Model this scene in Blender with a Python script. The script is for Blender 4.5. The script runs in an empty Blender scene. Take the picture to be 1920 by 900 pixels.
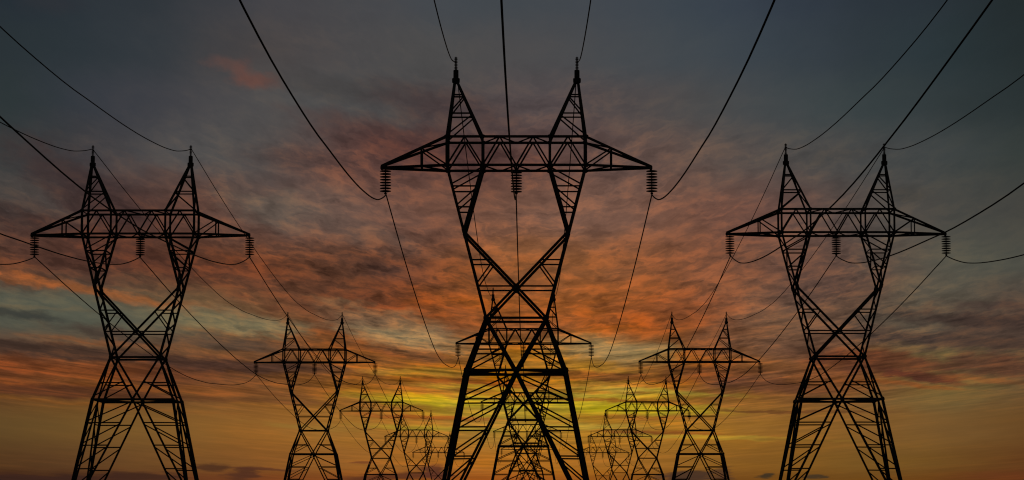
import bpy, bmesh, math, random
from mathutils import Vector, Matrix

random.seed(7)
scene = bpy.context.scene
C = scene.collection

# ------------------------------------------------------------------ camera
EYE = 1.7
cd = bpy.data.cameras.new('camera')
cam = bpy.data.objects.new('camera', cd)
C.objects.link(cam)
cam.location = (0, 0, EYE)
FOC = 4800.0                      # focal length in photograph pixels (1920 wide)
RISE = 525.0                      # the horizon lies this many pixels below the picture centre
PITCH = math.atan(RISE / FOC)
cam.rotation_euler = (math.radians(90) + PITCH, 0, 0)
cd.sensor_width = 36.0
cd.sensor_fit = 'HORIZONTAL'
cd.lens = 90.0
cd.shift_x = -35 / 1920
cd.clip_start = 0.1
cd.clip_end = 60000
scene.camera = cam

scene.render.filter_size = 1.1
scene.cycles.pixel_filter_type = 'BLACKMAN_HARRIS'
scene.cycles.filter_width = 1.15

# ------------------------------------------------------------------ colour management
vs = scene.view_settings
vs.view_transform = 'Standard'
vs.look = 'None'
vs.gamma = 1.0
vs.exposure = 0.0
vs.use_curve_mapping = False


def lin(c):
    r = []
    for v in c[:3]:
        v = v / 255.0
        r.append(v / 12.92 if v <= 0.04045 else ((v + 0.055) / 1.055) ** 2.4)
    return tuple(r)


# ------------------------------------------------------------------ sky
# Everything is a function of the world direction only: azimuth and elevation
# are scaled to a convenient 1920 x 900 chart (X grows to the right, Y down
# towards the horizon, which lies at Y = 970).
CHART_X = [0, 160, 320, 480, 640, 800, 960, 1120, 1280, 1440, 1600, 1760, 1920]
CHART = {
    0: [(38, 46, 53), (44, 51, 57), (52, 56, 61), (66, 66, 70), (70, 70, 73), (68, 72, 77), (66, 71, 76), (66, 71, 77), (60, 68, 76), (54, 62, 72), (46, 54, 62), (42, 50, 56), (36, 44, 46)],
    100: [(42, 50, 54), (47, 54, 59), (57, 60, 64), (72, 68, 68), (74, 72, 73), (76, 75, 75), (76, 75, 76), (72, 74, 77), (66, 72, 77), (58, 66, 73), (50, 58, 64), (44, 54, 58), (38, 46, 48)],
    200: [(46, 54, 56), (54, 58, 64), (66, 66, 70), (78, 76, 76), (76, 75, 75), (74, 70, 70), (84, 74, 74), (80, 72, 72), (76, 74, 74), (68, 72, 74), (58, 66, 68), (50, 58, 60), (42, 50, 51)],
    300: [(54, 58, 59), (64, 62, 64), (78, 76, 76), (82, 76, 74), (92, 66, 60), (84, 60, 56), (92, 66, 60), (96, 74, 68), (94, 78, 72), (82, 76, 73), (72, 72, 71), (64, 68, 68), (54, 60, 58)],
    400: [(76, 68, 64), (72, 54, 50), (88, 62, 54), (100, 76, 67), (108, 82, 72), (112, 79, 66), (118, 84, 69), (120, 88, 74), (116, 82, 68), (104, 76, 67), (84, 74, 69), (74, 72, 68), (66, 66, 62)],
    500: [(92, 60, 44), (86, 55, 43), (88, 56, 42), (94, 59, 43), (90, 58, 43), (98, 62, 45), (126, 80, 50), (130, 84, 55), (124, 80, 57), (108, 76, 62), (92, 73, 64), (86, 82, 72), (76, 76, 68)],
    600: [(76, 78, 68), (84, 84, 70), (108, 90, 66), (118, 84, 57), (104, 64, 43), (118, 68, 42), (138, 81, 43), (142, 82, 45), (126, 76, 48), (112, 82, 63), (98, 76, 61), (92, 82, 68), (84, 66, 56)],
    700: [(108, 62, 38), (112, 66, 38), (98, 60, 40), (106, 68, 42), (136, 84, 40), (146, 94, 44), (160, 108, 42), (166, 118, 46), (140, 88, 42), (130, 84, 50), (120, 76, 46), (110, 92, 56), (100, 80, 54)],
    800: [(96, 72, 41), (112, 82, 44), (126, 90, 47), (146, 98, 48), (155, 107, 51), (159, 111, 51), (169, 129, 56), (167, 119, 49), (163, 114, 48), (146, 101, 47), (133, 93, 47), (118, 86, 48), (105, 74, 41)],
    870: [(83, 56, 33), (94, 64, 38), (114, 77, 42), (131, 85, 44), (148, 96, 47), (159, 102, 47), (173, 109, 47), (163, 107, 47), (144, 98, 44), (131, 89, 40), (120, 85, 40), (110, 77, 38), (98, 62, 33)],
    900: [(67, 40, 26), (74, 44, 28), (98, 58, 34), (113, 64, 36), (131, 76, 38), (142, 81, 38), (156, 87, 38), (142, 85, 36), (123, 78, 36), (115, 74, 32), (109, 72, 32), (103, 64, 30), (92, 52, 28)],
}
# cloud texture strength (0..100) on the same chart
AMP = {
    0: [2, 2, 3, 4, 4, 3, 2, 2, 2, 2, 2, 2, 2],
    100: [2, 2, 4, 8, 8, 6, 4, 3, 2, 2, 2, 2, 2],
    200: [2, 3, 6, 10, 16, 24, 30, 22, 10, 4, 2, 2, 2],
    300: [8, 18, 16, 24, 50, 50, 48, 42, 34, 22, 18, 10, 3],
    400: [36, 46, 44, 40, 42, 44, 42, 40, 38, 30, 30, 10, 6],
    500: [52, 50, 56, 66, 68, 66, 50, 44, 44, 46, 52, 14, 10],
    565: [22, 22, 28, 44, 62, 68, 60, 56, 56, 56, 56, 30, 24],
    600: [10, 14, 26, 46, 60, 68, 62, 60, 58, 60, 62, 52, 46],
    700: [52, 52, 52, 52, 66, 70, 70, 70, 66, 60, 58, 40, 40],
    800: [3, 3, 5, 10, 18, 28, 36, 38, 26, 16, 12, 5, 4],
    900: [10, 8, 10, 10, 14, 14, 16, 12, 10, 8, 8, 8, 10],
}
# single banks, wisps and gaps: X, Y, half length, half height, tilt, colour, opacity, edge softness
BANKS = [
    (415, 125, 34, 11, 10, (98, 72, 66), 0.6, 0.95),
    (446, 140, 22, 20, 30, (102, 72, 65), 0.6, 0.95),
    (482, 158, 38, 13, 12, (108, 71, 62), 0.7, 0.9),
    (90, 20, 60, 20, 0, (52, 50, 54), 0.3, 0.9),
    (620, 168, 120, 22, 5, (66, 63, 62), 0.5, 0.8),
    (830, 200, 130, 38, 10, (70, 56, 56), 0.7, 0.8),
    (770, 268, 200, 32, 10, (78, 52, 49), 0.7, 0.8),
    (560, 300, 120, 20, 5, (78, 60, 56), 0.5, 0.8),
    (140, 355, 150, 42, 30, (62, 47, 46), 0.7, 0.7),
    (50, 372, 120, 10, 25, (80, 74, 70), 0.4, 0.8),
    (10, 415, 90, 22, 14, (60, 45, 42), 0.7, 0.7),
    (330, 350, 120, 30, 12, (92, 64, 54), 0.35, 0.8),
    (500, 395, 80, 30, 10, (90, 86, 78), 0.6, 0.8),
    (100, 475, 230, 46, 8, (78, 52, 45), 0.55, 0.7),
    (620, 425, 180, 22, 14, (96, 82, 74), 0.4, 0.8),
    (560, 385, 90, 30, -5, (106, 90, 80), 0.35, 0.8),
    (730, 505, 90, 20, 5, (74, 54, 48), 0.5, 0.7),
    (420, 520, 240, 36, 10, (84, 52, 42), 0.45, 0.7),
    (120, 545, 170, 9, 9, (140, 84, 50), 0.85, 0.8),
    (330, 578, 150, 9, 10, (142, 88, 52), 0.85, 0.8),
    (110, 590, 250, 32, 5, (86, 87, 74), 0.92, 0.6),
    (410, 606, 140, 22, 6, (108, 102, 78), 0.85, 0.7),
    (35, 597, 75, 11, 7, (58, 59, 54), 0.9, 0.6),
    (60, 585, 160, 4, 4, (104, 92, 70), 0.4, 0.9),
    (200, 633, 110, 11, 9, (72, 60, 52), 0.85, 0.6),
    (190, 647, 120, 5, 4, (122, 78, 50), 0.7, 0.8),
    (420, 645, 120, 14, 4, (78, 64, 54), 0.75, 0.7),
    (440, 662, 120, 5, 3, (128, 84, 52), 0.6, 0.8),
    (110, 664, 280, 12, 4, (62, 47, 40), 0.85, 0.5),
    (430, 688, 140, 14, 3, (72, 50, 42), 0.8, 0.6),
    (90, 692, 200, 15, 3, (122, 66, 38), 0.55, 0.8),
    (60, 724, 240, 6, 3, (136, 76, 40), 0.6, 0.8),
    (100, 737, 260, 12, 3, (84, 50, 34), 0.85, 0.5),
    (60, 753, 300, 4, 4, (124, 80, 42), 0.8, 0.8),
    (420, 735, 190, 10, 2, (130, 78, 42), 0.6, 0.8),
    (480, 752, 200, 6, 3, (108, 68, 42), 0.6, 0.7),
    (500, 615, 60, 18, 5, (120, 110, 82), 0.6, 0.8),
    (740, 620, 140, 30, 14, (134, 120, 90), 0.8, 0.7),
    (640, 590, 150, 18, 8, (108, 60, 42), 0.5, 0.8),
    (1150, 655, 120, 24, 4, (142, 122, 82), 0.85, 0.7),
    (1250, 590, 160, 30, -8, (134, 74, 46), 0.4, 0.8),
    (780, 665, 120, 16, 8, (104, 66, 46), 0.7, 0.7),
    (560, 690, 110, 10, 3, (84, 58, 46), 0.6, 0.7),
    (1120, 705, 150, 9, 3, (112, 56, 34), 0.7, 0.6),
    (900, 715, 140, 12, 2, (128, 62, 38), 0.6, 0.7),
    (830, 752, 150, 12, 3, (176, 156, 46), 0.9, 0.8),
    (900, 728, 120, 5, 2, (176, 142, 52), 0.7, 0.7),
    (980, 775, 170, 11, 0, (168, 148, 50), 0.6, 0.9),
    (800, 700, 110, 8, 3, (168, 128, 56), 0.7, 0.8),
    (1150, 764, 190, 12, 2, (178, 160, 50), 0.9, 0.7),
    (1130, 742, 120, 5, 2, (184, 160, 60), 0.8, 0.7),
    (1160, 752, 130, 3, 1, (140, 84, 40), 0.7, 0.6),
    (1230, 735, 130, 5, 3, (172, 150, 60), 0.8, 0.8),
    (800, 783, 130, 5, 2, (140, 76, 40), 0.75, 0.6),
    (1200, 783, 140, 5, 1, (146, 90, 44), 0.6, 0.6),
    (820, 803, 150, 5, 2, (160, 140, 52), 0.7, 0.8),
    (560, 800, 100, 5, 4, (150, 116, 54), 0.5, 0.8),
    (1230, 812, 120, 5, 2, (120, 60, 36), 0.7, 0.6),
    (1330, 820, 200, 4, 2, (170, 138, 56), 0.8, 0.7),
    (1090, 800, 120, 6, 1, (172, 148, 66), 0.7, 0.8),
    (1470, 772, 170, 3, 1, (98, 60, 36), 0.7, 0.6),
    (1480, 826, 90, 3, 2, (104, 68, 36), 0.6, 0.7),
    (1330, 700, 150, 14, 3, (104, 64, 46), 0.6, 0.7),
    (1440, 725, 120, 14, 4, (92, 58, 44), 0.7, 0.6),
    (1450, 655, 120, 22, 5, (102, 74, 58), 0.5, 0.7),
    (1830, 625, 200, 46, 3, (76, 60, 52), 0.9, 0.6),
    (1720, 610, 70, 14, 5, (92, 86, 72), 0.6, 0.8),
    (1850, 608, 170, 13, 2, (66, 52, 46), 0.85, 0.6),
    (1880, 650, 120, 10, 2, (70, 54, 46), 0.7, 0.6),
    (1700, 640, 120, 10, 5, (66, 54, 49), 0.7, 0.6),
    (1660, 685, 150, 24, 7, (94, 56, 40), 0.85, 0.5),
    (1740, 712, 90, 9, 8, (84, 48, 38), 0.9, 0.5),
    (1860, 690, 120, 22, 3, (88, 58, 44), 0.9, 0.6),
    (1850, 716, 120, 5, 4, (122, 78, 48), 0.6, 0.8),
    (1700, 724, 110, 4, 5, (132, 76, 42), 0.7, 0.8),
    (1880, 578, 80, 7, 0, (72, 58, 52), 0.7, 0.6),
    (1700, 372, 55, 14, 0, (60, 60, 58), 0.6, 0.8),
    (1560, 300, 80, 12, -10, (62, 62, 62), 0.4, 0.8),
    (1560, 545, 90, 40, -10, (88, 66, 58), 0.5, 0.8),
    (1690, 755, 150, 16, 0, (112, 98, 62), 0.3, 0.9),
    (395, 877, 40, 7, 3, (74, 46, 32), 0.85, 0.5),
    (455, 888, 30, 12, -10, (78, 47, 34), 0.85, 0.5),
    (270, 896, 90, 9, 0, (60, 38, 30), 0.8, 0.5),
    (60, 898, 150, 8, 0, (56, 36, 30), 0.8, 0.5),
    (500, 880, 60, 3, 3, (86, 50, 36), 0.7, 0.6),
    (735, 893, 110, 7, -3, (88, 50, 34), 0.85, 0.5),
    (818, 888, 32, 18, 10, (92, 52, 38), 0.9, 0.4),
    (668, 867, 26, 3, 0, (108, 64, 40), 0.8, 0.6),
    (1300, 893, 60, 11, -3, (66, 48, 38), 0.9, 0.4),
    (1365, 890, 18, 12, 0, (76, 52, 38), 0.8, 0.5),
    (1437, 892, 26, 5, -4, (58, 48, 34), 0.9, 0.4),
    (1532, 894, 14, 4, 0, (66, 52, 36), 0.9, 0.4),
    (1890, 893, 100, 8, 0, (112, 60, 36), 0.4, 0.8),
    (1060, 860, 120, 30, 0, (172, 112, 44), 0.3, 0.9),
    (1030, 575, 210, 60, 0, (152, 88, 46), 0.35, 0.95),
    (960, 470, 90, 20, 0, (148, 98, 66), 0.4, 0.8),
]

world = bpy.data.worlds.new('World')
scene.world = world
world.use_nodes = True
NT = world.node_tree
NT.nodes.clear()
LK = NT.links


def put(sock, v):
    if hasattr(v, 'links') or isinstance(v, bpy.types.NodeSocket):
        LK.new(v, sock)
    else:
        sock.default_value = v


def M(op, a, b=0.0, c=0.0, clamp=False):
    n = NT.nodes.new('ShaderNodeMath')
    n.operation = op
    n.use_clamp = clamp
    put(n.inputs[0], a)
    put(n.inputs[1], b)
    if op in ('MULTIPLY_ADD', 'COMPARE', 'SMOOTH_MIN', 'SMOOTH_MAX'):
        put(n.inputs[2], c)
    return n.outputs[0]


def smooth(v, a, b, lo=0.0, hi=1.0):
    n = NT.nodes.new('ShaderNodeMapRange')
    n.interpolation_type = 'SMOOTHSTEP'
    put(n.inputs[0], v)
    put(n.inputs[1], a)
    put(n.inputs[2], b)
    put(n.inputs[3], lo)
    put(n.inputs[4], hi)
    return n.outputs[0]


def mixc(f, a, b):
    n = NT.nodes.new('ShaderNodeMix')
    n.data_type = 'RGBA'
    put(n.inputs[0], f)
    put(n.inputs[6], a)
    put(n.inputs[7], b)
    return n.outputs[2]


def vec(x, y, z=0.0):
    n = NT.nodes.new('ShaderNodeCombineXYZ')
    put(n.inputs[0], x)
    put(n.inputs[1], y)
    put(n.inputs[2], z)
    return n.outputs[0]


def noise(v, scale, detail=5.0, rough=0.55, dist=0.0):
    n = NT.nodes.new('ShaderNodeTexNoise')
    n.noise_dimensions = '3D'
    put(n.inputs['Vector'], v)
    n.inputs['Scale'].default_value = scale
    n.inputs['Detail'].default_value = detail
    n.inputs['Roughness'].default_value = rough
    n.inputs['Distortion'].default_value = dist
    return n.outputs[0]


def ramp(f, cols, grey=False):
    n = NT.nodes.new('ShaderNodeValToRGB')
    cr = n.color_ramp
    cr.interpolation = 'CARDINAL' if not grey else 'LINEAR'
    while len(cr.elements) < len(cols):
        cr.elements.new(0.5)
    for i, (e, c) in enumerate(zip(cr.elements, cols)):
        e.position = i / (len(cols) - 1)
    for i, c in enumerate(cols):
        cr.elements[i].color = (c / 100, c / 100, c / 100, 1) if grey else (*lin(c), 1)
    put(n.inputs[0], f)
    return n.outputs[0]


tc = NT.nodes.new('ShaderNodeTexCoord')
sep = NT.nodes.new('ShaderNodeSeparateXYZ')
LK.new(tc.outputs['Generated'], sep.inputs[0])
dx, dy, dz = sep.outputs
az = M('ARCTAN2', dx, dy)
hyp = M('SQRT', M('ADD', M('MULTIPLY', dx, dx), M('MULTIPLY', dy, dy)))
el = M('DIVIDE', dz, M('MAXIMUM', hyp, 0.001))
SX = M('MULTIPLY_ADD', az, 4830.0, 995.0)          # chart X
TP = math.tan(PITCH)
SY = M('MULTIPLY_ADD', M('DIVIDE', M('SUBTRACT', el, TP), M('MULTIPLY_ADD', el, TP, 1.0)), -FOC, 450.0)   # chart Y

# cloud coordinates: banks fan out from the glow and flatten towards the horizon
offx = M('SUBTRACT', SX, 1000.0)
fan = M('SQRT', M('MULTIPLY_ADD', offx, offx, 40000.0))
ey = M('MAXIMUM', M('MULTIPLY', el, 4860.0), -60.0)
lg = M('LOGARITHM', M('ADD', ey, 130.0), 2.718)
CY = M('MULTIPLY_ADD', fan, 0.00032, M('MULTIPLY', lg, -1.0))
CX = M('DIVIDE', SX, 520.0)
cvec = vec(CX, M('MULTIPLY', CY, 1.5))
n_big = noise(vec(CX, M('MULTIPLY', CY, 2.2), 3.1), 1.7, 4.0, 0.5)
n_warp = noise(vec(M('MULTIPLY', CX, 1.0), M('MULTIPLY', CY, 2.6), 9.7), 4.6, 6.0, 0.62)
n_warp2 = noise(vec(M('MULTIPLY', CX, 1.0), M('MULTIPLY', CY, 2.6), 23.7), 5.0, 6.0, 0.62)
wx = M('MULTIPLY', M('SUBTRACT', n_warp, 0.5), 120.0)
band = smooth(SY, 480.0, 900.0, 52.0, 14.0)
wy = M('MULTIPLY', M('SUBTRACT', n_warp2, 0.5), band)
WX = M('ADD', SX, wx)
WY = M('ADD', SY, wy)

U = M('DIVIDE', WX, 1920.0, clamp=True)
keys = sorted(CHART)
base = ramp(U, CHART[keys[0]])
for k0, k1 in zip(keys, keys[1:]):
    base = mixc(smooth(WY, float(k0), float(k1)), base, ramp(U, CHART[k1]))
U0 = M('DIVIDE', SX, 1920.0, clamp=True)
amp = ramp(U0, AMP[keys[0]], True)
akeys = sorted(AMP)
for k0, k1 in zip(akeys, akeys[1:]):
    amp = mixc(smooth(SY, float(k0), float(k1)), amp, ramp(U0, AMP[k1], True))

edge = M('SUBTRACT', noise(vec(M('MULTIPLY', CX, 1.0), M('MULTIPLY', CY, 3.0), 41.0), 9.0, 5.0, 0.6), 0.5)
col = base
for (bx_, by_, rx, ry, ang, bc, op, soft) in BANKS:
    a = math.radians(ang)
    ddx = M('SUBTRACT', WX, float(bx_))
    ddy = M('SUBTRACT', WY, float(by_))
    p = M('MULTIPLY_ADD', ddx, math.cos(a) / rx, M('MULTIPLY', ddy, math.sin(a) / rx))
    q = M('MULTIPLY_ADD', ddx, -math.sin(a) / ry, M('MULTIPLY', ddy, math.cos(a) / ry))
    r = M('SQRT', M('MULTIPLY_ADD', p, p, M('MULTIPLY', q, q)))
    r = M('MULTIPLY_ADD', edge, 1.4, r)
    m = smooth(r, 1.0 + soft * 0.75, 1.0 - soft, 0.0, op)
    col = mixc(m, col, (*lin(bc), 1))

# fine cloud texture: lit ripples and darker hollows
rv = NT.nodes.new('ShaderNodeVectorMath')
rv.operation = 'ADD'
LK.new(vec(CX, M('MULTIPLY', CY, 3.5), 5.0), rv.inputs[0])
LK.new(vec(M('MULTIPLY', edge, 0.10), M('MULTIPLY', M('SUBTRACT', n_warp2, 0.5), 0.22), 0.0), rv.inputs[1])
puff = noise(rv.outputs[0], 8.0, 9.0, 0.6, 0.0)
rip = noise(rv.outputs[0], 10.0, 7.0, 0.54, 0.1)
ridge = M('SUBTRACT', 0.16, M('ABSOLUTE', M('SUBTRACT', rip, 0.52)))
puff = M('MULTIPLY_ADD', ridge, 0.3, M('ADD', puff, 0.015))
streak = noise(vec(M('MULTIPLY', CX, 0.6), M('MULTIPLY', CY, 8.0), 15.0), 6.5, 8.0, 0.64, 0.3)
strk = M('MULTIPLY_ADD', M('SUBTRACT', puff, 0.52), 0.35, streak)
tex = mixc(smooth(SY, 520.0, 740.0), puff, strk)
clump = noise(vec(CX, M('MULTIPLY', CY, 3.4), 77.0), 3.2, 5.0, 0.5, 0.2)
mixv = smooth(SY, 300.0, 680.0, 6.2, 7.6)
t = M('MULTIPLY', M('SUBTRACT', tex, 0.52), mixv)
t = M('MULTIPLY_ADD', M('SUBTRACT', clump, 0.5), 1.7, t)
fil = M('MULTIPLY', smooth(M('ABSOLUTE', M('SUBTRACT', rip, 0.5)), 0.11, 0.0), smooth(n_warp, 0.42, 0.6))
t = M('MULTIPLY_ADD', M('MULTIPLY', fil, smooth(SY, 820.0, 640.0)), 0.55, M('SUBTRACT', t, 0.12))
t = M('MAXIMUM', M('MINIMUM', t, 1.45), -1.15)
ta = M('MULTIPLY', t, amp)
tp = M('MAXIMUM', ta, 0.0)
tn = M('MINIMUM', ta, 0.0)
hsv = NT.nodes.new('ShaderNodeHueSaturation')
put(hsv.inputs['Saturation'], M('MULTIPLY_ADD', M('MULTIPLY', M('SUBTRACT', clump, 0.5), amp), 0.3, 1.03))
LK.new(col, hsv.inputs['Color'])
col = hsv.outputs[0]
gain = NT.nodes.new('ShaderNodeCombineColor')
for gi, (gp, gn_) in enumerate(((1.22, 0.72), (0.74, 0.70), (0.28, 0.66))):
    put(gain.inputs[gi], M('MAXIMUM', M('MULTIPLY_ADD', tp, gp, M('MULTIPLY_ADD', tn, gn_, 1.0)), 0.2))
mul = NT.nodes.new('ShaderNodeMix')
mul.data_type = 'RGBA'
mul.blend_type = 'MULTIPLY'
mul.inputs[0].default_value = 1.0
LK.new(col, mul.inputs[6])
LK.new(gain.outputs[0], mul.inputs[7])
col = mul.outputs[2]

# high sky, well above the clouds of the west
sky = NT.nodes.new('ShaderNodeTexSky')
sky.sky_type = 'NISHITA'
sky.sun_disc = False
sky.sun_elevation = math.radians(1.0)
sky.sun_rotation = math.radians(0.5)
dim = NT.nodes.new('ShaderNodeMix')
dim.data_type = 'RGBA'
dim.blend_type = 'MULTIPLY'
dim.inputs[0].default_value = 1.0
LK.new(sky.outputs[0], dim.inputs[6])
dim.inputs[7].default_value = (0.05, 0.05, 0.05, 1)
col = mixc(smooth(el, 0.24, 0.6), col, dim.outputs[2])
bg = NT.nodes.new('ShaderNodeBackground')
LK.new(col, bg.inputs[0])
bg.inputs[1].default_value = 1.0
wo = NT.nodes.new('ShaderNodeOutputWorld')
LK.new(bg.outputs[0], wo.inputs[0])

# ------------------------------------------------------------------ sun, low behind the clouds ahead
sd = bpy.data.lights.new('sun', 'SUN')
sd.energy = 0.05
sd.color = (1.0, 0.6, 0.3)
sd.angle = math.radians(6)
so = bpy.data.objects.new('sun', sd)
C.objects.link(so)
so.rotation_euler = (math.radians(-89), 0, math.radians(-0.5))   # shines from the glow towards the camera

# ------------------------------------------------------------------ materials


def material(name, c0, c1, scale, rough, metal=0.0):
    m = bpy.data.materials.new(name)
    m.use_nodes = True
    nt = m.node_tree
    b = nt.nodes['Principled BSDF']
    tcn = nt.nodes.new('ShaderNodeTexCoord')
    nz = nt.nodes.new('ShaderNodeTexNoise')
    nz.inputs['Scale'].default_value = scale
    nz.inputs['Detail'].default_value = 6
    nt.links.new(tcn.outputs['Object'], nz.inputs['Vector'])
    cr = nt.nodes.new('ShaderNodeValToRGB')
    cr.color_ramp.elements[0].position = 0.35
    cr.color_ramp.elements[1].position = 0.68
    cr.color_ramp.elements[0].color = (*c0, 1)
    cr.color_ramp.elements[1].color = (*c1, 1)
    nt.links.new(nz.outputs[0], cr.inputs[0])
    nt.links.new(cr.outputs[0], b.inputs['Base Color'])
    b.inputs['Roughness'].default_value = rough
    b.inputs['Metallic'].default_value = metal
    return m


STEEL = material('weathered dark steel', (0.012, 0.011, 0.010), (0.03, 0.027, 0.025), 1.5, 0.85)
CAST = material('cast iron', (0.010, 0.010, 0.010), (0.02, 0.018, 0.017), 3.0, 0.8)
PORC = material('brown porcelain', (0.016, 0.010, 0.008), (0.028, 0.018, 0.014), 4.0, 0.6)
WIRE = material('oxidised conductor', (0.012, 0.012, 0.012), (0.022, 0.021, 0.02), 2.0, 0.85)
CONC = material('concrete', (0.22, 0.21, 0.19), (0.34, 0.32, 0.30), 3.0, 0.95)

gm = bpy.data.materials.new('dry grassland')
gm.use_nodes = True
gn = gm.node_tree
gb = gn.nodes['Principled BSDF']
gt = gn.nodes.new('ShaderNodeTexCoord')
g1 = gn.nodes.new('ShaderNodeTexNoise')
g1.inputs['Scale'].default_value = 0.05
g1.inputs['Detail'].default_value = 12
g1.inputs['Roughness'].default_value = 0.7
gn.links.new(gt.outputs['Object'], g1.inputs['Vector'])
gr_ = gn.nodes.new('ShaderNodeValToRGB')
gr_.color_ramp.elements[0].position = 0.38
gr_.color_ramp.elements[1].position = 0.64
gr_.color_ramp.elements[0].color = (0.030, 0.034, 0.016, 1)
gr_.color_ramp.elements[1].color = (0.075, 0.062, 0.034, 1)
gn.links.new(g1.outputs[0], gr_.inputs[0])
gn.links.new(gr_.outputs[0], gb.inputs['Base Color'])
gb.inputs['Roughness'].default_value = 1.0
gb.inputs['Specular IOR Level'].default_value = 0.1

# ------------------------------------------------------------------ helpers


def link_mesh(name, bm, mat, parent=None):
    bmesh.ops.recalc_face_normals(bm, faces=bm.faces)
    me = bpy.data.meshes.new(name)
    bm.to_mesh(me)
    bm.free()
    me.materials.append(mat)
    o = bpy.data.objects.new(name, me)
    C.objects.link(o)
    if parent is not None:
        o.parent = parent
    return o


def frame_for(d, hint):
    n1 = (hint - d * hint.dot(d))
    if n1.length < 1e-4:
        n1 = d.orthogonal()
    n1.normalize()
    return n1, d.cross(n1).normalized()


def angle_bar(bm, a, b, w, hint=(0.12, 1, 0)):
    """A rolled steel angle (L section) from a to b."""
    a = Vector(a)
    b = Vector(b)
    d = b - a
    if d.length < 1e-4:
        return
    d.normalize()
    n1, n2 = frame_for(d, Vector(hint))
    t = w * 0.16
    h = w * 0.5
    prof = [(-h, -h), (h, -h), (h, -h + t), (-h + t, -h + t), (-h + t, h), (-h, h)]
    va = [bm.verts.new(a + n1 * x + n2 * y) for x, y in prof]
    vb = [bm.verts.new(b + n1 * x + n2 * y) for x, y in prof]
    k = len(prof)
    for i in range(k):
        j = (i + 1) % k
        bm.faces.new((va[i], va[j], vb[j], vb[i]))
    bm.faces.new(va)
    bm.faces.new(vb[::-1])


def plate(bm, c, w, h, t, tilt=0.0):
    """Octagonal gusset plate standing in the x-z plane."""
    c = Vector(c)
    pts = [(-0.5, -0.25), (-0.25, -0.5), (0.25, -0.5), (0.5, -0.25), (0.5, 0.25), (0.25, 0.5), (-0.25, 0.5), (-0.5, 0.25)]
    ca, sa = math.cos(tilt), math.sin(tilt)
    fr, bk = [], []
    for x, z in pts:
        px, pz = x * w, z * h
        q = Vector((px * ca - pz * sa, 0, px * sa + pz * ca))
        fr.append(bm.verts.new(c + q + Vector((0, -t / 2, 0))))
        bk.append(bm.verts.new(c + q + Vector((0, t / 2, 0))))
    k = len(pts)
    for i in range(k):
        j = (i + 1) % k
        bm.faces.new((fr[i], fr[j], bk[j], bk[i]))
    bm.faces.new(fr)
    bm.faces.new(bk[::-1])


def lathe(bm, c, prof, seg=16):
    c = Vector(c)
    rings = []
    for r, z in prof:
        rings.append([bm.verts.new(c + Vector((r * math.cos(2 * math.pi * i / seg), r * math.sin(2 * math.pi * i / seg), z))) for i in range(seg)])
    for r0, r1 in zip(rings, rings[1:]):
        for i in range(seg):
            j = (i + 1) % seg
            bm.faces.new((r0[i], r0[j], r1[j], r1[i]))
    bm.faces.new(rings[0][::-1])
    bm.faces.new(rings[-1])


# ------------------------------------------------------------------ pylon geometry
# The lattice was measured on a drawing (20 units per metre near the base) and is
# converted once to metres: x from the tower axis, z above the ground.
S = 20.0
D = 240.0          # span between pylons (m)


def zm(h):
    return EYE + D * math.tan(PITCH + math.atan((h + 5.0 - RISE) / FOC))


def xm(x, h):
    return x * (D * math.cos(PITCH) + (zm(h) - EYE) * math.sin(PITCH)) / FOC


GROUND_H = RISE + FOC * math.tan(math.atan(-EYE / D) - PITCH) - 5.0


def hd(h):
    """half depth of the tower (m) at height h"""
    pts = [(GROUND_H, 6.3), (272, 3.85), (370.5, 2.5), (655, 2.06), (708.5, 2.06), (817, 0.16)]
    if h <= pts[0][0]:
        return pts[0][1]
    for (h0, d0), (h1, d1) in zip(pts, pts[1:]):
        if h <= h1:
            return d0 + (d1 - d0) * (h - h0) / (h1 - h0)
    return pts[-1][1]


def P(x, h, s, depth=None):
    d = hd(h) if depth is None else depth
    return Vector((xm(x, h), s * d, zm(h)))


def lerp(a, b, t):
    return a + (b - a) * t


def leg_x(h):
    return lerp(92.5, 152.5, (272 - h) / (272 - GROUND_H)) if h <= 272 else lerp(92.5, 56, (h - 272) / (370.5 - 272))


HEAVY, CHORD, MID, THIN = 0.27, 0.25, 0.19, 0.142


def braced_panel(bm, outer, inner, levels, top=None, w=THIN, hint=(0.12, 1, 0)):
    """rungs and slanting braces between two members given as functions of height"""
    prev = top
    for lv in levels:
        angle_bar(bm, outer(lv), inner(lv), w, hint)
        if prev is not None:
            angle_bar(bm, inner(prev - 4), outer(lv + 4), w, hint)
        prev = lv


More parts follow.
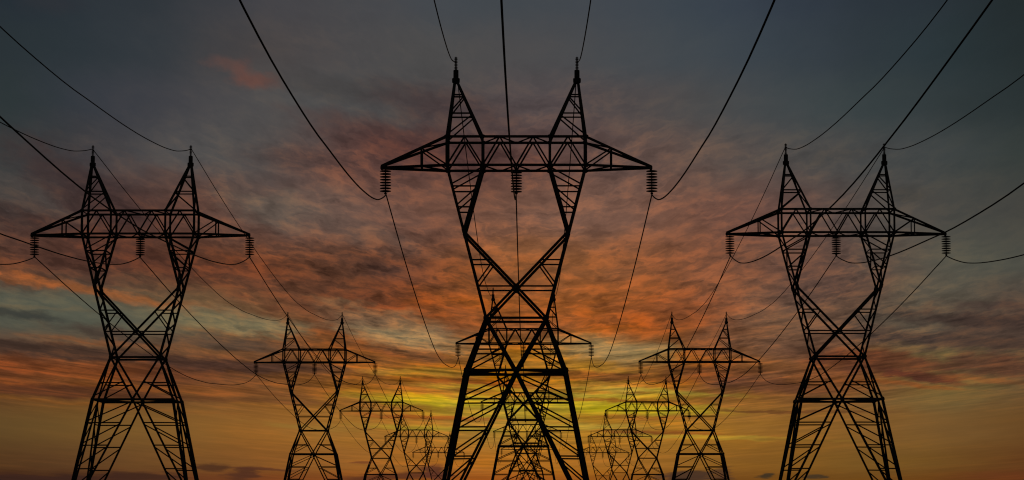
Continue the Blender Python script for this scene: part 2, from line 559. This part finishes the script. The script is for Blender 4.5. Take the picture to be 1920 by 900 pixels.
def make_pylon(name, detail):
    root = bpy.data.objects.new(name, None)
    root.empty_display_size = 3
    C.objects.link(root)
    LEV = [218, 166, 112, 60, 12]
    # four corner legs with their concrete footings
    for sx in (-1, 1):
        for sy in (-1, 1):
            bm = bmesh.new()
            hint = (0.12 * sx, sy, 0)
            angle_bar(bm, P(sx * leg_x(GROUND_H + 4), GROUND_H + 4, sy), P(sx * 92.5, 272, sy), HEAVY * 1.25, hint)
            angle_bar(bm, P(sx * 92.5, 272, sy), P(sx * 56, 370.5, sy), HEAVY, hint)
            plate(bm, P(sx * 92.5, 272, sy), 0.42, 0.5, 0.05, sx * 0.25)
            # inner brace of the broad face, and of the side face
            foot = P(sx * leg_x(GROUND_H + 8), GROUND_H + 8, sy)
            apex = P(0, 272, sy)
            side_apex = P(sx * 92.5, 272, 0)
            angle_bar(bm, apex, foot, CHORD * 0.95, hint)
            angle_bar(bm, side_apex, foot, CHORD * 0.85, hint)
            leg = link_mesh('leg', bm, STEEL, root)
            bm = bmesh.new()
            outer = lambda h: P(sx * leg_x(h), h, sy)

            def inner(h):
                t = (272 - h) / (272 - GROUND_H - 8)
                return apex.lerp(foot, max(0.0, t))

            def inner2(h):
                t = (272 - h) / (272 - GROUND_H - 8)
                return side_apex.lerp(foot, max(0.0, t))
            braced_panel(bm, outer, inner, LEV, 270)
            braced_panel(bm, outer, inner2, LEV, 270)
            link_mesh('leg_bracing', bm, STEEL, leg)
            bm = bmesh.new()
            lathe(bm, (xm(sx * 152.5, GROUND_H), sy * hd(GROUND_H), -0.3), [(0.62, 0), (0.62, 0.42), (0.5, 0.55)], 12)
            link_mesh('concrete_footing', bm, CONC, leg)
    # belt at the knee
    bm = bmesh.new()
    for sy in (-1, 1):
        angle_bar(bm, P(-92.5, 272, sy), P(92.5, 272, sy), HEAVY * 0.95, (0, 0, 1))
        plate(bm, P(0, 272, sy), 0.6, 0.4, 0.05)
    for sx in (-1, 1):
        angle_bar(bm, P(sx * 92.5, 272, -1), P(sx * 92.5, 272, 1), MID, (0, 0, 1))
        angle_bar(bm, P(sx * 92.5, 272, 0), P(0, 272, -1), MID, (0, 0, 1))
        angle_bar(bm, P(sx * 92.5, 272, 0), P(0, 272, 1), MID, (0, 0, 1))
    link_mesh('knee_belt', bm, STEEL, root)
    # waist section between knee and waist
    bm = bmesh.new()
    for sy in (-1, 1):
        for sx in (-1, 1):
            angle_bar(bm, P(sx * 56, 370.5, sy), P(0, 272, sy), CHORD)
            outer = lambda h: P(sx * leg_x(h), h, sy)
            inner = lambda h: P(sx * 56 * (h - 272) / 98.5, h, sy)
            angle_bar(bm, outer(311), inner(311), THIN)
            angle_bar(bm, inner(314), outer(280), THIN)
    for sx in (-1, 1):
        for sy in (-1, 1):
            angle_bar(bm, P(sx * 56, 370.5, sy), P(sx * 92.5, 272, 0), MID)
            angle_bar(bm, P(sx * leg_x(311), 311, sy), P(sx * leg_x(311), 311, sy, 2.5 * 39 / 98.5), THIN)
    link_mesh('lower_body_bracing', bm, STEEL, root)
    bm = bmesh.new()
    for sy in (-1, 1):
        angle_bar(bm, P(-56, 370.5, sy), P(56, 370.5, sy), HEAVY * 0.85, (0, 0, 1))
        for sx in (-1, 1):
            plate(bm, P(sx * 56, 370.5, sy), 0.5, 0.45, 0.05)
    for sx in (-1, 1):
        angle_bar(bm, P(sx * 56, 370.5, -1), P(sx * 56, 370.5, 1), MID, (0, 0, 1))
    link_mesh('waist_belt', bm, STEEL, root)
    # crossed upper body between waist and forks
    bm = bmesh.new()
    ox = lambda h: lerp(56, 129.2, (h - 370.5) / (655 - 370.5))
    for sy in (-1, 1):
        for sx in (-1, 1):
            angle_bar(bm, P(sx * 56, 370.5, sy), P(sx * ox(536), 536, sy), CHORD)
            plate(bm, P(sx * (ox(536) - 2), 533, sy), 0.45, 0.8, 0.04, -sx * 0.25)
            # long diagonal from fork to opposite waist corner
            angle_bar(bm, P(sx * (ox(536) - 1), 532, sy), P(0, 429.5, sy), HEAVY * 0.95)
            angle_bar(bm, P(0, 429.5, sy), P(-sx * 56, 370.5, sy), CHORD)
            diag = lambda h: P(sx * lerp(0, 96, (h - 429.5) / (533 - 429.5)), h, sy)
            outer = lambda h: P(sx * ox(h), h, sy)
            angle_bar(bm, outer(478.5), diag(478.5), THIN)
            angle_bar(bm, diag(476), outer(435), THIN)
        angle_bar(bm, P(-ox(429.5), 429.5, sy), P(ox(429.5), 429.5, sy), THIN)
        plate(bm, P(0, 429.5, sy), 0.5, 0.5, 0.04)
    for sx in (-1, 1):
        zig = [370.5, 402, 429.5, 454, 478.5, 508, 536]
        for i, (h0, h1) in enumerate(zip(zig, zig[1:])):
            s0 = 1 if i % 2 else -1
            angle_bar(bm, P(sx * ox(h0), h0, s0), P(sx * ox(h1), h1, -s0), THIN)
    link_mesh('upper_body', bm, STEEL, root)
    # two forks carrying the crossarm
    for sx in (-1, 1):
        bm = bmesh.new()
        ix = lambda h: lerp(96.5, 62.7, (h - 536) / (655 - 536))
        for sy in (-1, 1):
            angle_bar(bm, P(sx * ox(536), 536, sy), P(sx * 129.2, 655, sy), CHORD * 0.95)
            angle_bar(bm, P(sx * 97, 534, sy), P(sx * 62.7, 655, sy), CHORD)
            braced_panel(bm, lambda h: P(sx * ox(h), h, sy), lambda h: P(sx * ix(h), h, sy), [616, 577], 655)
        for f in (ox, ix):
            zig = [536, 577, 616, 655]
            for i, (h0, h1) in enumerate(zip(zig, zig[1:])):
                s0 = 1 if i % 2 else -1
                angle_bar(bm, P(sx * f(h0), h0, s0), P(sx * f(h1), h1, -s0), THIN)
            for h in (577, 616):
                angle_bar(bm, P(sx * f(h), h, -1), P(sx * f(h), h, 1), THIN * 0.9)
        link_mesh('fork', bm, STEEL, root)
    # crossarm: box truss between the outer posts
    bm = bmesh.new()
    for sy in (-1, 1):
        angle_bar(bm, P(-129.2, 708.5, sy), P(129.2, 708.5, sy), CHORD, (0, 0, 1))
        angle_bar(bm, P(-129.2, 655, sy), P(129.2, 655, sy), CHORD, (0, 0, -1))
        for x in (-129.2, -62.7, 62.7, 129.2):
            angle_bar(bm, P(x, 655, sy), P(x, 708.5, sy), CHORD * 0.95 if abs(x) > 100 else MID * 1.1)
            plate(bm, P(x, 655, sy), 0.6, 0.4, 0.04)
            plate(bm, P(x, 708.5, sy), 0.5, 0.35, 0.04)
        zz = [(-129.2, 655), (-96, 708.5), (-62.7, 655), (-31, 708.5), (0, 655), (31, 708.5), (62.7, 655), (96, 708.5), (129.2, 655)]
        for (x0, h0), (x1, h1) in zip(zz, zz[1:]):
            angle_bar(bm, P(x0, h0, sy), P(x1, h1, sy), THIN * 1.05)
        plate(bm, P(0, 655, sy), 0.5, 0.3, 0.04)
    for h, xs in ((708.5, [-62.7, -31, 0, 31, 62.7]), (655, [-62.7, -31, 0, 31, 62.7])):
        for i, (x0, x1) in enumerate(zip(xs, xs[1:])):
            s0 = (1 if i % 2 else -1) * (1 if h > 700 else -1)
            angle_bar(bm, P(x0, h, -s0), P(x1, h, s0), THIN, (0, 0, 1))
        for x in (-129.2, -62.7, 62.7, 129.2):
            angle_bar(bm, P(x, h, -1), P(x, h, 1), THIN, (0, 0, 1))
    angle_bar(bm, P(0, 655, -1), P(0, 655, 1), MID, (0, 0, 1))
    link_mesh('crossarm_truss', bm, STEEL, root)
    # tapering ends of the crossarm
    for sx in (-1, 1):
        bm = bmesh.new()
        for sy in (-1, 1):
            tip_lo = P(sx * 253, 655, sy, 0.1)
            tip_hi = P(sx * 253, 658, sy, 0.1)
            angle_bar(bm, P(sx * 129.2, 655, sy), tip_lo, CHORD, (0, 0, -1))
            angle_bar(bm, P(sx * 129.2, 708.5, sy), tip_hi, CHORD, (0, 0, 1))
            t = (177.5 - 129.2) / (253 - 129.2)
            hi = P(sx * 129.2, 708.5, sy).lerp(tip_hi, t)
            lo = P(sx * 129.2, 655, sy).lerp(tip_lo, t)
            angle_bar(bm, lo, hi, THIN)
            angle_bar(bm, hi, P(sx * 129.2, 656, sy), THIN)
        a0 = P(sx * 129.2, 655, -1).lerp(P(sx * 253, 655, -1, 0.1), t)
        a1 = P(sx * 129.2, 655, 1).lerp(P(sx * 253, 655, 1, 0.1), t)
        angle_bar(bm, a0, a1, THIN, (0, 0, 1))
        angle_bar(bm, P(sx * 129.2, 655, 1), a0, THIN, (0, 0, 1))
        b0 = P(sx * 129.2, 708.5, -1).lerp(P(sx * 253, 658, -1, 0.1), t)
        b1 = P(sx * 129.2, 708.5, 1).lerp(P(sx * 253, 658, 1, 0.1), t)
        angle_bar(bm, b0, b1, THIN, (0, 0, 1))
        angle_bar(bm, P(sx * 129.2, 708.5, 1), b0, THIN, (0, 0, 1))
        plate(bm, P(sx * 252, 655.5, 0, 0), 0.3, 0.42, 0.34)
        link_mesh('crossarm_tip', bm, STEEL, root)
    # two earth-wire peaks
    for sx in (-1, 1):
        bm = bmesh.new()
        po = lambda h: lerp(129.2, 115.3, (h - 708.5) / (817 - 708.5))
        pi_ = lambda h: lerp(62.7, 111.7, (h - 708.5) / (817 - 708.5))
        for sy in (-1, 1):
            angle_bar(bm, P(sx * 129.2, 708.5, sy), P(sx * 115.3, 818, sy), CHORD * 0.9)
            angle_bar(bm, P(sx * 62.7, 708.5, sy), P(sx * 111.7, 818, sy), CHORD * 0.9)
            outer = lambda h: P(sx * po(h), h, sy)
            inner = lambda h: P(sx * pi_(h), h, sy)
            angle_bar(bm, outer(790.5), inner(790.5), THIN)
            angle_bar(bm, inner(787), outer(757), THIN)
            angle_bar(bm, outer(754), inner(754), THIN)
            angle_bar(bm, inner(751), outer(712), THIN)
        for f in (po, pi_):
            zig = [708.5, 754, 790.5]
            for i, (h0, h1) in enumerate(zip(zig, zig[1:])):
                s0 = 1 if i % 2 else -1
                angle_bar(bm, P(sx * f(h0), h0, s0), P(sx * f(h1), h1, -s0), THIN)
            for h in (754, 790.5):
                angle_bar(bm, P(sx * f(h), h, -1), P(sx * f(h), h, 1), THIN * 0.9)
        peak = link_mesh('peak', bm, STEEL, root)
        bm = bmesh.new()
        lathe(bm, P(sx * 113.5, 815, 0), [(0.2, -0.12), (0.37, 0.02), (0.37, 0.4), (0.25, 0.44), (0.245, 1.18), (0.2, 1.22)], 10)
        link_mesh('peak_cap', bm, CAST, peak)
        bm = bmesh.new()
        prof = [(0.07, 0)]
        for k in range(8):
            z = 0.06 + k * 0.148
            prof += [(0.07, z), (0.165, z + 0.02), (0.165, z + 0.06), (0.07, z + 0.085)]
        prof += [(0.07, 1.24), (0.03, 1.27)]
        lathe(bm, P(sx * 113.5, 839, 0), prof, 12)
        link_mesh('post_insulator', bm, PORC, peak)
    # suspension insulator strings
    for x, top in ((-245.5, 652), (0, 652), (254, 652)):
        bm = bmesh.new()
        bot = 606.5
        off = 4 if x == 0 else 0
        c = P(x, bot, 0)
        lathe(bm, c, [(0.05, 0), (0.05, zm(top) - zm(bot))], 8)
        lathe(bm, c, [(0.06, -0.06), (0.13, -0.02), (0.13, 0.1), (0.06, 0.14)], 8)
        string = link_mesh('insulator_string', bm, CAST, root)
        if not detail:
            bm = bmesh.new()
        for k in range(8):
            zc = zm(611.5 - (0 if x else 1.0) + k * (5.35 if x else 5.1))
            if detail:
                bm = bmesh.new()
            pr = [(0.1, -0.045), (0.36, -0.055), (0.53, -0.025), (0.55, 0.0), (0.50, 0.035), (0.3, 0.075), (0.12, 0.10)]
            lathe(bm, (xm(x, 611), 0, zc), pr, 20 if detail else 12)
            if detail:
                link_mesh('insulator_disc', bm, PORC, string)
        if not detail:
            link_mesh('insulator_discs', bm, PORC, string)
    return root


def copy_tree(o, parent=None):
    c = o.copy()
    C.objects.link(c)
    c.parent = parent
    for ch in list(o.children):
        copy_tree(ch, c)
    return c


# ------------------------------------------------------------------ ground
bm = bmesh.new()
R = 30000.0
rings = [0.0, 60, 300, 1500, 6000, R]
prev = None
for r in rings:
    if r == 0:
        ring = [bm.verts.new((0, 0, 0))]
    else:
        ring = [bm.verts.new((r * math.cos(2 * math.pi * i / 64), r * math.sin(2 * math.pi * i / 64), 0)) for i in range(64)]
    if prev is not None:
        for i in range(64):
            j = (i + 1) % 64
            if len(prev) == 1:
                bm.faces.new((prev[0], ring[i], ring[j]))
            else:
                bm.faces.new((prev[i], ring[i], ring[j], prev[j]))
    prev = ring
g = link_mesh('ground', bm, gm)
g['kind'] = 'structure'

# ------------------------------------------------------------------ three rows of five pylons
PACE = 1.012       # spans behind the first pylons are a little longer
ROWS = [
    ('middle', -27.0 / S, 1.0),
    ('left', (263.4 - 995) * 1.241 * (D * math.cos(PITCH) + (zm(655) - EYE) * math.sin(PITCH) / 1.241) / FOC, 1.241),
    ('right', (1567.6 - 995) * 1.235 * (D * math.cos(PITCH) + (zm(655) - EYE) * math.sin(PITCH) / 1.235) / FOC, 1.235),
]
ORD = ['nearest', 'second', 'third', 'fourth', 'farthest']
PLAB = {
    ('middle', 0): 'largest black lattice pylon, in the very middle, its legs framing the smaller ones',
    ('middle', 1): 'black pylon seen through the legs of the largest one, second in the middle row',
    ('middle', 2): 'third pylon of the middle row, its arm just above the yellow glow',
    ('middle', 3): 'fourth pylon of the middle row, dark in the tangle under the glow',
    ('middle', 4): 'smallest and farthest pylon of the middle row, between the legs of the others',
    ('left', 0): 'big black lattice pylon at the left edge, nearest of the left row',
    ('left', 1): 'second pylon of the left row, mid-sized, between the leftmost pylon and a smaller one',
    ('left', 2): 'third pylon of the left row, small, overlapping the fourth one behind it',
    ('left', 3): 'fourth pylon of the left row, small, just left of the biggest pylon',
    ('left', 4): 'farthest pylon of the left row, tiny, partly behind the biggest pylon\'s left leg',
    ('right', 0): 'big black lattice pylon at the right edge, nearest of the right row',
    ('right', 1): 'second pylon of the right row, mid-sized, before orange cloud',
    ('right', 2): 'third pylon of the right row, small, its right arm crossing the second pylon',
    ('right', 3): 'fourth pylon of the right row, small, seen behind the third one',
    ('right', 4): 'farthest pylon of the right row, tiny, partly behind the biggest pylon\'s right leg',
}
proto = make_pylon('lattice_pylon', True)
proto_far = make_pylon('lattice_pylon', False)
used = {True: False, False: False}
for row, xo, d0 in ROWS:
    for i in range(5):
        near = i < 2
        src = proto if near else proto_far
        o = copy_tree(src) if used[near] else src
        used[near] = True
        d = d0 + i * PACE
        o.location = (xo, d * D, 0)
        o['label'] = PLAB[(row, i)]
        o['category'] = 'pylon'
        o['group'] = 'lattice pylons of the three power lines'

# ------------------------------------------------------------------ cables
# drop below the suspension points along a span (0 = end nearer the viewer)
PROFILE = [(0, 0), (0.04, 14), (0.085, 30), (0.16, 54), (0.235, 75), (0.286, 88), (0.33, 98), (0.41, 114), (0.457, 121),
           (0.5, 126.5), (0.55, 129.5), (0.6, 128), (0.665, 122), (0.71, 113.5), (0.765, 103), (0.805, 94), (0.85, 81.5),
           (0.9, 64), (0.93, 50.5), (0.95, 39.5), (0.98, 17.5), (1, 0)]


def drop(t):
    n = len(PROFILE)
    for i in range(n - 1):
        x0, y0 = PROFILE[i]
        x1, y1 = PROFILE[i + 1]
        if t <= x1 + 1e-9:
            xa, ya = PROFILE[max(i - 1, 0)]
            xb, yb = PROFILE[min(i + 2, n - 1)]
            m0 = (y1 - ya) / (x1 - xa)
            m1 = (yb - y0) / (xb - x0)
            h = x1 - x0
            s = (t - x0) / h
            return ((2 * s ** 3 - 3 * s * s + 1) * y0 + (s ** 3 - 2 * s * s + s) * h * m0 +
                    (-2 * s ** 3 + 3 * s * s) * y1 + (s ** 3 - s * s) * h * m1)
    return 0.0


def cable(name, x, h0, d_far, span, rad, label, cat, group):
    """one cable from the pylon at depth d_far back to the next suspension point nearer the viewer"""
    N = 72
    pts = []
    for k in range(N + 1):
        u = k / N
        t = u - 0.9 * math.sin(2 * math.pi * u) / (2 * math.pi)
        pts.append(Vector((x, (d_far - span * (1 - t)) * D, zm(h0) - drop(t) / S)))
    origin = pts[-1].copy()
    bm = bmesh.new()
    seg = 6
    prev = None
    for k, p in enumerate(pts):
        a = pts[max(k - 1, 0)]
        b = pts[min(k + 1, N)]
        dr = (b - a).normalized()
        n1 = Vector((1, 0, 0))
        n2 = dr.cross(n1).normalized()
        ring = [bm.verts.new(p - origin + (n1 * math.cos(2 * math.pi * i / seg) + n2 * math.sin(2 * math.pi * i / seg)) * rad) for i in range(seg)]
        if prev:
            for i in range(seg):
                j = (i + 1) % seg
                bm.faces.new((prev[i], prev[j], ring[j], ring[i]))
        else:
            bm.faces.new(ring)
        prev = ring
    bm.faces.new(prev[::-1])
    o = link_mesh(name, bm, WIRE)
    for pl in o.data.polygons:
        pl.use_smooth = True
    o.location = origin
    o['label'] = label
    o['category'] = cat
    o['group'] = group
    return o


for row, xo, d0 in ROWS:
    for i in range(5):
        for side, x in (('left', -244.3), ('centre', -0.5), ('right', 254.0)):
            if i == 0:
                lab = 'thick cable from the %s insulator of the nearest %s row pylon, rising out of view' % (side, row)
            else:
                lab = 'cable between the %s insulators of the %s and %s pylons, %s row' % (side, ORD[i - 1], ORD[i], row)
            cable('power_cable', xo + xm(x, 605), 605, d0 + i * PACE, PACE if i else 1.0, 0.06 if i == 0 else 0.06, lab, 'power cable', 'conductors hanging from the insulator strings')
        for side, x in (('left', -114.5), ('right', 114.5)):
            if i == 0:
                lab = 'earth wire from the %s peak of the nearest %s row pylon, rising out of view' % (side, row)
            else:
                lab = 'thin earth wire between the %s peaks of the %s and %s pylons, %s row' % (side, ORD[i - 1], ORD[i], row)
            cable('earth_wire', xo + xm(x, 855), 855, d0 + i * PACE, PACE if i else 1.0, 0.05 if i == 0 else 0.05, lab, 'earth wire', 'earth wires strung between the peaks')
